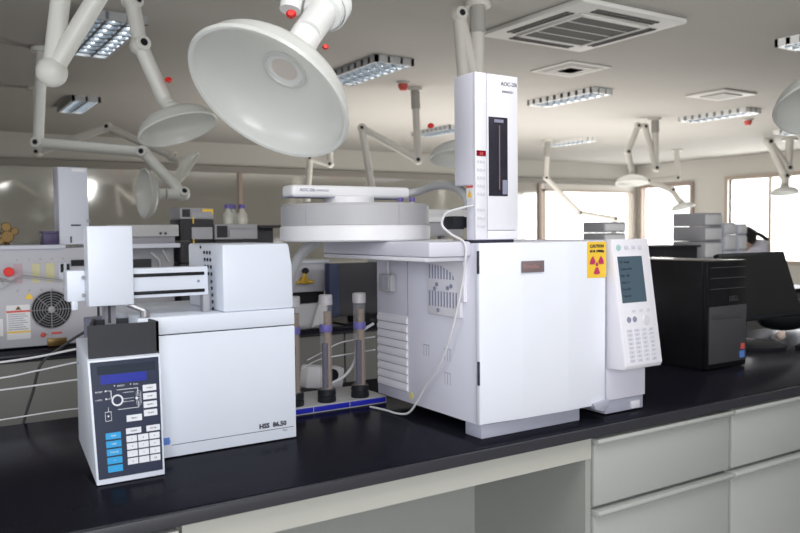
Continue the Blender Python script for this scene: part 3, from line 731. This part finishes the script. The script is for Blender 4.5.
# ================================================================== COMPUTER
t=thing('desktop_computer','black desktop computer tower with a dark grey drive panel','computer',(2.63,2.03,TZ))
link('case', MB().box(2.512,2.752,1.835,2.26,TZ+.006,1.262,.004), 'pcblack', t)
link('front_bezel', MB().box(2.512,2.752,1.815,1.8355,TZ+.006,1.262,.005), 'pcblack', t)
link('drive_panel', MB().box(2.520,2.748,1.811,1.816,.875,1.090,.002), 'pcfront', t)
b=MB()
for z in (1.235,1.195,1.155): b.box(2.53,2.742,1.8135,1.8155,z,z+.0025)
b.box(2.53,2.71,1.809,1.8115,1.045,1.062)
link('drive_slots', b, 'pcfront', t)
link('maker_mark', MB().text('DELL',(2.640,1.813,1.108),XD,ZD,.026,.0003), 'pcfront', t)
link('sticker', MB().box(2.712,2.735,1.8095,1.8115,.918,.940), 'redlabel', t, 'small red sticker')
link('sticker', MB().box(2.705,2.735,1.8095,1.8115,.885,.912), 'logo', t, 'small blue sticker')
link('foot', MB().box(2.53,2.56,1.85,2.2,TZ,TZ+.007).box(2.70,2.73,1.85,2.2,TZ,TZ+.007), 'black', t)
tag(link('cable', MB().tube(smooth_path([(2.84,1.92,1.20),(2.86,1.92,1.17),(2.86,1.92,1.12),(2.84,1.93,1.06),(2.87,1.93,1.03),(2.88,1.93,.99),(2.85,1.94,.95),(2.88,1.94,.91),(2.87,1.94,.87),(2.84,1.94,.855)]),.006,8), 'cablel'),'lavender cable looping beside the computer tower','cable')
# monitor tilted back
t=thing('computer_monitor','black widescreen monitor tilted back beside the computer tower','monitor',(3.24,2.10,TZ))
ang=math.radians(-18.5)
xf=Matrix.Translation((3.235,2.010,.985))@Matrix.Rotation(ang,4,'X')
link('casing', MB().box(-.248,.248,0,.03,0,.305,.006,xf=xf), 'black', t)
link('screen', MB().box(-.232,.232,-.0015,.001,.022,.290,xf=xf), 'screen', t)
link('neck', MB().tube([(3.22,2.16,TZ+.01),(3.22,2.15,.98),(3.22,2.09,1.08)],.028,12), 'black', t)
link('foot', MB().lathe((3.21,2.09,TZ),ZD,[(0,0),(.14,0),(.142,.012),(.11,.024),(0,.03)],32), 'black', t)
# keyboard at the right end
t=thing('keyboard','black keyboard lying on the worktop at the right edge','keyboard',(3.45,1.86,TZ))
xf=Matrix.Translation((3.52,1.90,TZ))@Matrix.Rotation(math.radians(8),4,'Z')
link('body', MB().box(-.22,.22,-.07,.07,0,.018,.005,xf=xf), 'black', t)
link('key_block', MB().box(-.21,.21,-.06,.06,.018,.024,.002,xf=xf), 'pcfront', t)
tag(link('black_bag', MB().ball((3.86,2.31,.933),.16,(1.55,.6,.51)), 'black'),'slumped black bag behind the keyboard at the right edge','bag')

tag(link('crumpled_tissue', MB().ball((3.50,2.13,.872),.022,(1.1,.9,1)).ball((3.518,2.13,.885),.012,(1.3,.8,.8)), mat('pale_tissue',(.62,.50,.44),.8,bump=.5,nscale=60)),'small pale crumpled tissue under the tilted monitor','tissue')

# ================================================================== SECOND BENCH ROW
Y2=3.85
t=thing('laboratory_bench','grey laboratory bench in the second row with a dark top','bench',(3.0,4.3,0))
link('worktop', MB().box(-1.5,7.0,Y2,4.75,.815,.85,.005), 'top', t)
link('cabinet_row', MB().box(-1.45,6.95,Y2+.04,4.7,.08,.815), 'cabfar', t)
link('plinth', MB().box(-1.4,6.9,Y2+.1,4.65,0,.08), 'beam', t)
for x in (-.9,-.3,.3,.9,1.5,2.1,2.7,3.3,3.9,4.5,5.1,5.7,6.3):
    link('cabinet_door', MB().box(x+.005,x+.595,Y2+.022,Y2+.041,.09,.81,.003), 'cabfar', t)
# left instrument seen from its rear
t=thing('laboratory_instrument','grey rear of an instrument with a round fan guard and warning stickers, at left','laboratory instrument',(.3,4.2,TZ))
IY=4.0
link('housing', MB().box(-.25,.80,IY,4.45,TZ+.01,1.322,.006), 'inst', t)
link('top_lip', MB().box(-.25,.66,IY-.02,4.3,1.318,1.337,.003), 'instw', t)
link('foot', MB().box(-.2,-.1,4.02,4.4,TZ,TZ+.012).box(.6,.72,4.02,4.4,TZ,TZ+.012), 'black', t)
b=MB()
fc=V((.592,IY-.002,1.03))
b.lathe(fc,(0,-1,0),[(0,0),(.088,0),(.088,.003)],36)
link('fan_opening', b, 'black', t)
b=MB()
for k in range(7): r=.016+.012*k; b.lathe(fc+V((0,-.008,0)),(0,-1,0),[(r-.002,0),(r,.002),(r+.002,0),(r,-.002)],32,closed=True)
for a in range(4):
    d=V((math.cos(a*math.pi/4),0,math.sin(a*math.pi/4)))*.088; b.tube([fc-d+V((0,-.006,0)),fc+d+V((0,-.006,0))],.002,6)
b.lathe(fc+V((0,-.004,0)),(0,-1,0),[(0,.007),(.014,.006),(.016,0)],16)
link('fan_guard', b, 'steel', t)
s_=link('warning_label', MB().box(.400,.500,IY-.002,IY+.001,.90,1.06), 'paper', t, 'white warning label with red and yellow bands')
link('label_band', MB().box(.400,.500,IY-.003,IY-.0015,1.025,1.034), 'redlabel', s_)
link('label_band', MB().box(.400,.500,IY-.003,IY-.0015,.930,.938), 'yellow', s_)
b=MB()
for i in range(8): b.box(.407,.49-.01*(i%3),IY-.003,IY-.0015,.945+.010*i,.948+.010*i)
link('label_print', b, 'inkgrey', s_)
link('label_triangle', MB().poly([(.438,IY-.004,1.038),(.462,IY-.004,1.038),(.45,IY-.004,1.056)]), 'brass', s_)
link('warning_triangle', MB().poly([(.478,IY-.003,1.085),(.518,IY-.003,1.085),(.498,IY-.003,1.115)]), 'yellow', t, 'yellow warning triangle')
link('label_strip', MB().box(.36,.385,IY-.003,IY,.92,1.0), 'paper', t)
for x,m in ((.455,(.45,.33,.38)),(.53,(.55,.52,.33)),(.592,(.55,.52,.30))):
    link('coloured_label', MB().box(x-.018,x+.018,IY-.003,IY,1.16,1.25), mat('pale_label',m,.6), t)
for x in (.645,.672): link('switch', MB().box(x-.008,x+.006,IY-.006,IY,1.205,1.245), 'black', t)
link('socket_row', MB().box(.63,.68,IY-.004,IY,1.17,1.25), 'instw', t)
link('red_label', MB().box(.59,.635,IY-.003,IY,.912,.922).ball((.553,IY-.004,.912),.012,(1,.3,1)), 'redlabel', t)
link('connector', MB().box(.57,.655,IY-.012,IY,.855,.893,.003), 'brass', t)
b=MB().cyl((.415,IY,1.215),(0,-1,0),.022,.02,20,.003)
link('red_valve', b, 'red', t)
link('steel_fittings', MB().tube([(.36,IY-.02,1.19),(.42,IY-.04,1.17),(.47,IY-.02,1.195),(.64,IY-.015,1.165)],.006,8).cyl((.375,IY,1.155),(0,-1,0),.018,.03,14).cyl((.40,IY,1.165),(0,-1,0),.012,.03,14), 'steel', t)
link('vent_block', MB().box(.685,.760,IY-.006,IY,1.232,1.262).box(.767,.795,IY-.006,IY,1.232,1.262), 'black', t)
b=MB()
for x in (.45,.5,.55,.6,.65): b.cyl((x,IY,1.125),(0,-1,0),.005,.003,10).cyl((x,IY,1.27),(0,-1,0),.004,.003,10)
link('screws', b, 'steel', t)
t=thing('injector_tower','pale blue-white autoinjector tower on the rear-facing instrument at left','autoinjector',(.70,4.1,1.32))
link('housing', MB().box(.638,.772,4.0,4.14,1.337,1.706,.004), 'instw', t)
link('top_label', MB().box(.70,.762,3.998,4.001,1.685,1.70), 'paper', t)
link('name_strip', MB().box(.69,.735,3.998,4.001,1.425,1.432).box(.685,.692,3.998,4.001,1.345,1.375), 'ink', t)
link('side_fitting', MB().box(.755,.772,3.992,4.0,1.345,1.40,.002).cyl((.765,3.99,1.45),(0,-1,0),.008,.01,10), 'steel', t)
t=thing('storage_box','small dark purple box beside the rear tower at left','box',(.60,4.05,1.32))
link('body', MB().box(.568,.634,4.01,4.12,1.337,1.392,.003), mat('dark_violet_plastic',(.06,.045,.12),.5), t)
link('lid', MB().box(.565,.637,4.005,4.125,1.392,1.402,.002), mat('dark_violet_lid',(.075,.06,.14),.5), t)
t=thing('brass_valve','cluster of brass valve knobs on top of the left instrument','valve',(.42,4.08,1.32))
link('stem', MB().tube([(.42,4.08,1.337),(.42,4.08,1.40)],.012,10), 'brass', t)
for dx,dz,r in ((-.005,.085,.022),(.030,.065,.018),(-.045,.06,.018),(.0,.04,.028),(-.03,.02,.016)):
    link('knob', MB().cyl((.42+dx,4.06,1.337+dz),(0,-1,0),r,.02,18,.003), 'brass', t)
# glass-front unit behind the transport head
t=thing('laboratory_instrument','pale glass-fronted unit behind the transport head','laboratory instrument',(1.07,4.2,TZ))
link('cover', MB().box(.86,1.215,4.02,4.4,1.37,1.43,.004), mat('hazy_cover',(.55,.55,.56),.25,alpha=.75), t)
link('shelf', MB().box(.80,1.215,4.0,4.45,1.312,1.335,.003), 'instw', t)
link('tray', MB().box(.88,1.20,4.04,4.4,1.335,1.372,.003), 'instg', t)
link('body', MB().box(.83,1.21,4.1,4.45,TZ,1.312,.004), 'instg', t)
link('dark_drawer', MB().box(.85,1.08,4.05,4.12,1.20,1.255,.003), 'instd', t)
link('tubing', MB().tube([(1.08,4.06,1.29),(1.12,4.05,1.25),(1.13,4.06,1.20)],.01,8).tube([(1.14,4.06,1.30),(1.17,4.05,1.24)],.008,8), 'steel', t)
b=MB().cyl((1.12,4.02,1.385),(0,-1,0),.007,.004,10).cyl((1.145,4.02,1.385),(0,-1,0),.007,.004,10)
link('screws', b, 'ink', t)
def module_stack(name,label,x0,x1,y0,y1,mods,group=None,pal=('instg','instd')):
    t=thing(name,label,'laboratory instrument',((x0+x1)/2,(y0+y1)/2,TZ),group)
    z=TZ
    for i,(h,kind) in enumerate(mods):
        m=link('module', MB().box(x0,x1,y0,y1,z,z+h-.004,.004), pal[1] if kind=='b' else pal[0], t)
        if kind=='g' and group is None and x0>5:
            link('module_front', MB().box(x0+.03,x1-.005,y0-.012,y0,z+.012,z+h-.018,.002), 'paper', m)
        elif kind=='p':
            link('module_front', MB().box(x0+.01,x1-.01,y0-.012,y0,z+.012,z+h-.018,.002), 'paper', m)
        elif kind in 'gb':
            link('module_front', MB().box(x0+.02*(x1-x0)+ (x1-x0)*.30,x1-.01,y0-.008,y0,z+.008,z+.62*h,.002), 'instg', m)
            link('side_strip', MB().box(x0+.01,x0+(x1-x0)*.28,y0-.006,y0,z+.01,z+h-.012), 'instd', m)
        z+=h
    return t
s1=module_stack('chromatography_stack','tall stack of grey and black modules left of the solvent bottles',1.233,1.412,4.05,4.24,[(.14,'b'),(.12,'b'),(.12,'b'),(.115,'b'),(.115,'b'),(.062,'g')])
link('orange_label', MB().box(1.35,1.408,4.043,4.0495,1.485,1.512), 'yellow', s1)
for z in (1.435,1.32): link('status_light', MB().box(1.295,1.300,4.036,4.043,z,z+.035), 'yellow', s1)
s2=module_stack('chromatography_stack','lower grey module stack carrying the solvent bottles',1.418,1.66,4.05,4.5,[(.14,'b'),(.12,'b'),(.12,'b'),(.12,'b'),(.085,'g')])
tag(link('black_module', MB().box(1.675,1.775,4.1,4.45,TZ,1.41,.004).box(1.67,1.80,4.05,4.5,1.41,1.425,.003), 'instd'),'narrow black module with an overhanging lid right of the solvent bottles','module')
def bottle(x,y,label):
    z=1.4315
    t=thing('solvent_bottle',label,'bottle',(x,y,z),'solvent bottles with blue caps')
    link('glass', MB().lathe((x,y,z),ZD,[(0,0),(.028,0),(.030,.004),(.030,.052),(.014,.075),(.013,.09)],24), 'glassb', t)
    link('liquid', MB().cyl((x,y,z+.003),ZD,.026,.032,20), 'liquid', t)
    link('cap', MB().cyl((x,y,z+.088),ZD,.019,.022,20,.002), 'purple', t)
bottle(1.519,4.12,'solvent bottle with a blue cap, leftmost of the three')
bottle(1.583,4.215,'solvent bottle with a blue cap, middle and rearmost of the three')
bottle(1.600,4.12,'solvent bottle with a blue cap, rightmost of the three')
# units seen through the gap
t=thing('laboratory_instrument','grey instrument with a gold fitting seen through the gap over the filters','laboratory instrument',(1.95,4.2,TZ))
link('housing', MB().box(1.80,2.10,4.06,4.5,1.04,1.222,.004), 'inst', t)
link('dark_base', MB().box(1.82,2.09,4.1,4.5,TZ,1.04), 'instd', t)
link('rear_lip', MB().box(1.80,2.10,4.05,4.07,1.205,1.222,.002), 'instw', t)
link('gold_fitting', MB().cyl((1.93,4.06,1.11),(0,-1,0),.022,.05,14,.003).tube([(1.88,4.03,1.10),(1.99,4.03,1.10)],.009,10).tube([(1.93,4.03,1.10),(1.93,4.03,1.15)],.012,10), 'gold', t)
link('black_knob', MB().ball((1.932,4.02,1.165),.022,(1,1,.8)), 'black', t)
t=thing('computer_monitor','dark monitor back with a navy edge seen through the gap above the filters','monitor',(2.2,3.95,TZ))
link('casing', MB().box(2.07,2.45,3.93,3.98,.90,1.205,.006), 'instd', t)
link('navy_edge', MB().box(2.035,2.10,3.925,3.985,.90,1.205,.004), mat('navy_plastic',(.015,.025,.07),.5), t)
link('stand', MB().box(2.2,2.3,3.93,4.02,TZ,.91).box(2.12,2.38,3.90,4.05,TZ,.86), 'black', t)
t=thing('desktop_telephone','small white device standing between the two benches behind the filters','device',(1.93,3.90,TZ))
link('body', MB().box(1.80,2.0,3.88,3.92,TZ,.99,.006), 'instg', t)
link('panel', MB().prism([(1.89,.86),(1.96,.88),(1.99,1.02),(1.945,1.02)],'y',3.86,3.878), 'drum', t)

# behind the carousel: pale apparatus
t=thing('laboratory_instrument','pale apparatus with a black front piece behind the carousel and tower','laboratory instrument',(2.9,4.3,TZ))
link('body', MB().box(2.62,3.00,4.05,4.5,TZ,1.33,.004), 'paper', t)
link('deck', MB().box(2.66,3.10,4.08,4.5,1.35,1.44,.004), 'instg', t)
for x in (2.68,2.94): link('post', MB().box(x,x+.04,4.1,4.14,1.33,1.36), 'steel', t)
link('top_cover', MB().box(2.64,3.15,4.05,4.5,1.44,1.48,.006), 'paper', t)
link('riser', MB().box(2.78,3.15,4.08,4.45,1.48,1.52,.004), 'paper', t)

# far right stacks on the same bench row
module_stack('chromatography_stack','tall grey module stack right of the keypad, largest of the stacks at right',5.40,5.64,3.95,4.235,[(.15,'g'),(.14,'g'),(.14,'g'),(.12,'g'),(.11,'g')],pal=('instg','instd'))
module_stack('chromatography_stack','middle pale module stack beside the tall grey one at right',5.68,5.83,3.95,4.10,[(.21,'p'),(.14,'p'),(.13,'p'),(.10,'p')],pal=('instw','instd'))
module_stack('chromatography_stack','narrow pale module stack just left of the bending person',5.87,5.98,3.95,4.07,[(.21,'p'),(.14,'p'),(.13,'p'),(.09,'p')],pal=('instw','instd'))
module_stack('chromatography_stack','short grey stack peeking over the chromatograph top at right',4.27,4.50,3.95,4.15,[(.2,'p'),(.2,'p'),(.11,'p'),(.08,'p')],pal=('instg','instd'))
tag(link('black_box', MB().box(4.96,5.36,3.97,4.3,TZ,1.235,.004).box(4.93,5.38,3.95,4.32,1.235,1.25,.003), 'instd'),'black box in front of the tall grey module stack at right','box')

# ================================================================== PERSON (bent forward behind the monitor)
def skin_body(name, joints, edges, m, parent, sub=2):
    me=bpy.data.meshes.new(name); off=V(root_of(parent).location)
    me.from_pydata([tuple(V(j[0])-off) for j in joints],edges,[])
    o=bpy.data.objects.new(name,me); COL.objects.link(o); o.parent=parent
    sk=o.modifiers.new('skin','SKIN'); sk.use_smooth_shade=True
    for i,j in enumerate(joints):
        r=j[1]; me.skin_vertices[0].data[i].radius=(r if isinstance(r,tuple) else (r,r))
        me.skin_vertices[0].data[i].use_root=(i==0)
    ss=o.modifiers.new('sub','SUBSURF'); ss.levels=sub; ss.render_levels=sub
    me.materials.append(M[m]); return o
px,py=7.50,4.90
pt=thing('person','person in a white coat bending forward with dark hair tied up, behind the monitor','person',(px,py,0))
# facing -X: hips at larger X, head at smaller X
J=[((px+.20,py,.86),.13),((px+.14,py,1.04),.14),((px+.06,py,1.15),.165),((px-.02,py,1.17),.13),((px-.06,py,1.19),.055),
   ((px-.04,py-.17,1.15),.06),((px-.10,py-.24,.98),.045),((px-.22,py-.16,.90),.036),
   ((px-.04,py+.17,1.15),.06),((px-.10,py+.24,.98),.045),((px-.22,py+.16,.90),.036),
   ((px+.18,py-.09,.80),.10),((px+.10,py-.10,.46),.07),((px+.16,py-.10,.10),.05),((px+.05,py-.11,.04),.04),
   ((px+.18,py+.09,.80),.10),((px+.10,py+.10,.46),.07),((px+.16,py+.10,.10),.05),((px+.05,py+.11,.04),.04)]
Ed=[(0,1),(1,2),(2,3),(3,4),(3,5),(5,6),(6,7),(3,8),(8,9),(9,10),(0,11),(11,12),(12,13),(13,14),(0,15),(15,16),(16,17),(17,18)]
skin_body('body',J,Ed,'coat',pt)
hd=(px-.10,py-.0,1.262)
h=MB().ball(hd,.095,(1.05,.82,1.12)).tube([(px-.05,py,1.18),(px-.11,py,1.20)],[.05,.05],14)
h.ball((hd[0]-.10,hd[1],hd[2]-.035),.016,(1,.8,1.2)).ball((hd[0]+.0,hd[1]-.078,hd[2]-.01),.02,(.7,.4,1)).ball((hd[0]+.0,hd[1]+.078,hd[2]-.01),.02,(.7,.4,1))
link('head', h, 'skin', pt)
h=MB().ball((hd[0]+.012,hd[1],hd[2]+.028),.106,(1.08,.92,1.02)).ball((hd[0]+.105,hd[1]-.02,hd[2]+.075),.032).tube(smooth_path([(hd[0]+.06,hd[1],hd[2]+.06),(hd[0]+.14,hd[1],hd[2]+.07),(hd[0]+.26,hd[1],hd[2]+.045),(hd[0]+.36,hd[1]-.02,hd[2]-.01)]),[.02]*19,10)
link('hair', h, 'hair', pt)
for s in (-1,1):
    link('eye', MB().ball((hd[0]-.088,hd[1]+s*.032,hd[2]-.005),.011), 'ink', pt)
    w0=V((px-.22,py+s*.16,.90)); hm=MB().ball(w0+V((-.05,0,-.01)),.036,(1.2,1,.45)).tube([w0,w0+V((-.04,0,-.008))],[.026,.028],12)
    for k in range(4):
        a=w0+V((-.08,(k-1.5)*.018,-.008)); L=(.058,.068,.064,.05)[k]
        hm.tube([a,a+V((-L*.5,0,-.006)),a+V((-L*.9,0,-.026))],[.0085,.008,.006],8)
    a=w0+V((-.04,-s*.03,-.008)); hm.tube([a,a+V((-.025,-s*.022,-.008)),a+V((-.05,-s*.026,-.014))],[.010,.009,.007],8)
    link('hand', hm, 'skin', pt)

# ================================================================== CAMERA
f=780.0; yaw,pitch,roll=math.radians(32.6),math.radians(-2.6),math.radians(.57)
F=V((math.sin(yaw)*math.cos(pitch),math.cos(yaw)*math.cos(pitch),math.sin(pitch)))
R=V((math.cos(yaw),-math.sin(yaw),0)); U=R.cross(F)
R2=R*math.cos(roll)-U*math.sin(roll); U2=R*math.sin(roll)+U*math.cos(roll)
cam=bpy.data.cameras.new('camera'); cam.sensor_width=36; cam.sensor_fit='HORIZONTAL'; cam.lens=f*36/800
cam.clip_start=.05; cam.clip_end=200
co=bpy.data.objects.new('camera',cam); COL.objects.link(co)
mt=Matrix((( R2.x,U2.x,-F.x,0),(R2.y,U2.y,-F.y,0),(R2.z,U2.z,-F.z,1.385),(0,0,0,1))); co.matrix_world=mt
cam.dof.use_dof=True; cam.dof.focus_distance=2.15; cam.dof.aperture_fstop=5.0
scene.camera=co

# ================================================================== LIGHTS
def area(name,loc,target,sx,sy,e,col=(1,1,1)):
    l=bpy.data.lights.new(name,'AREA'); l.shape='RECTANGLE'; l.size=sx; l.size_y=sy; l.energy=e; l.color=col
    o=bpy.data.objects.new(name,l); COL.objects.link(o); o.location=loc
    o.rotation_euler=(V(target)-V(loc)).to_track_quat('-Z','Y').to_euler(); return o
area('key_light',(-.6,-2.6,2.3),(1.3,2.0,1.1),2.6,1.8,150,(.95,.97,1))
area('fill_light',(-2.8,1.2,2.2),(1.2,2.0,1.2),1.8,1.8,40,(.93,.95,1))
area('low_fill_light',(-.6,-1.8,1.0),(.9,1.8,1.7),1.6,1.0,20,(1,1,1))
area('bench_fill',(3.8,1.2,2.6),(5.4,4.0,1.3),1.0,.6,35,(1,.99,.97))  # added unseen source brightening the module fronts on the second bench
area('overhead_light',(1.2,.6,2.66),(1.2,.9,0),2.2,1.2,35,(1,.98,.95))
area('window_daylight',(XR+.5,8.0,1.6),(6,7,1.2),2.2,1.6,110,(1,.99,.96))
area('window_daylight',(XR+.5,10.4,1.6),(6,9,1.2),1.4,1.6,45,(1,.99,.96))
area('room_fill_up',(6.5,7.2,.6),(6.5,7.2,2.7),6,3,170,(1,.95,.90))  # unseen upward panel added to brighten the ceiling and far room
area('aisle_fill_up',(2.2,3.1,.35),(2.2,3.1,2.7),5,.8,18,(1,.99,.96))  # hidden uplight added between the benches to lift the near ceiling
wd=bpy.data.worlds.new('world'); scene.world=wd; wd.use_nodes=True
wd.node_tree.nodes['Background'].inputs[0].default_value=(1,1,.985,1); wd.node_tree.nodes['Background'].inputs[1].default_value=3.2
scene.view_settings.view_transform='Standard'; scene.view_settings.look='None'; scene.view_settings.exposure=0.0
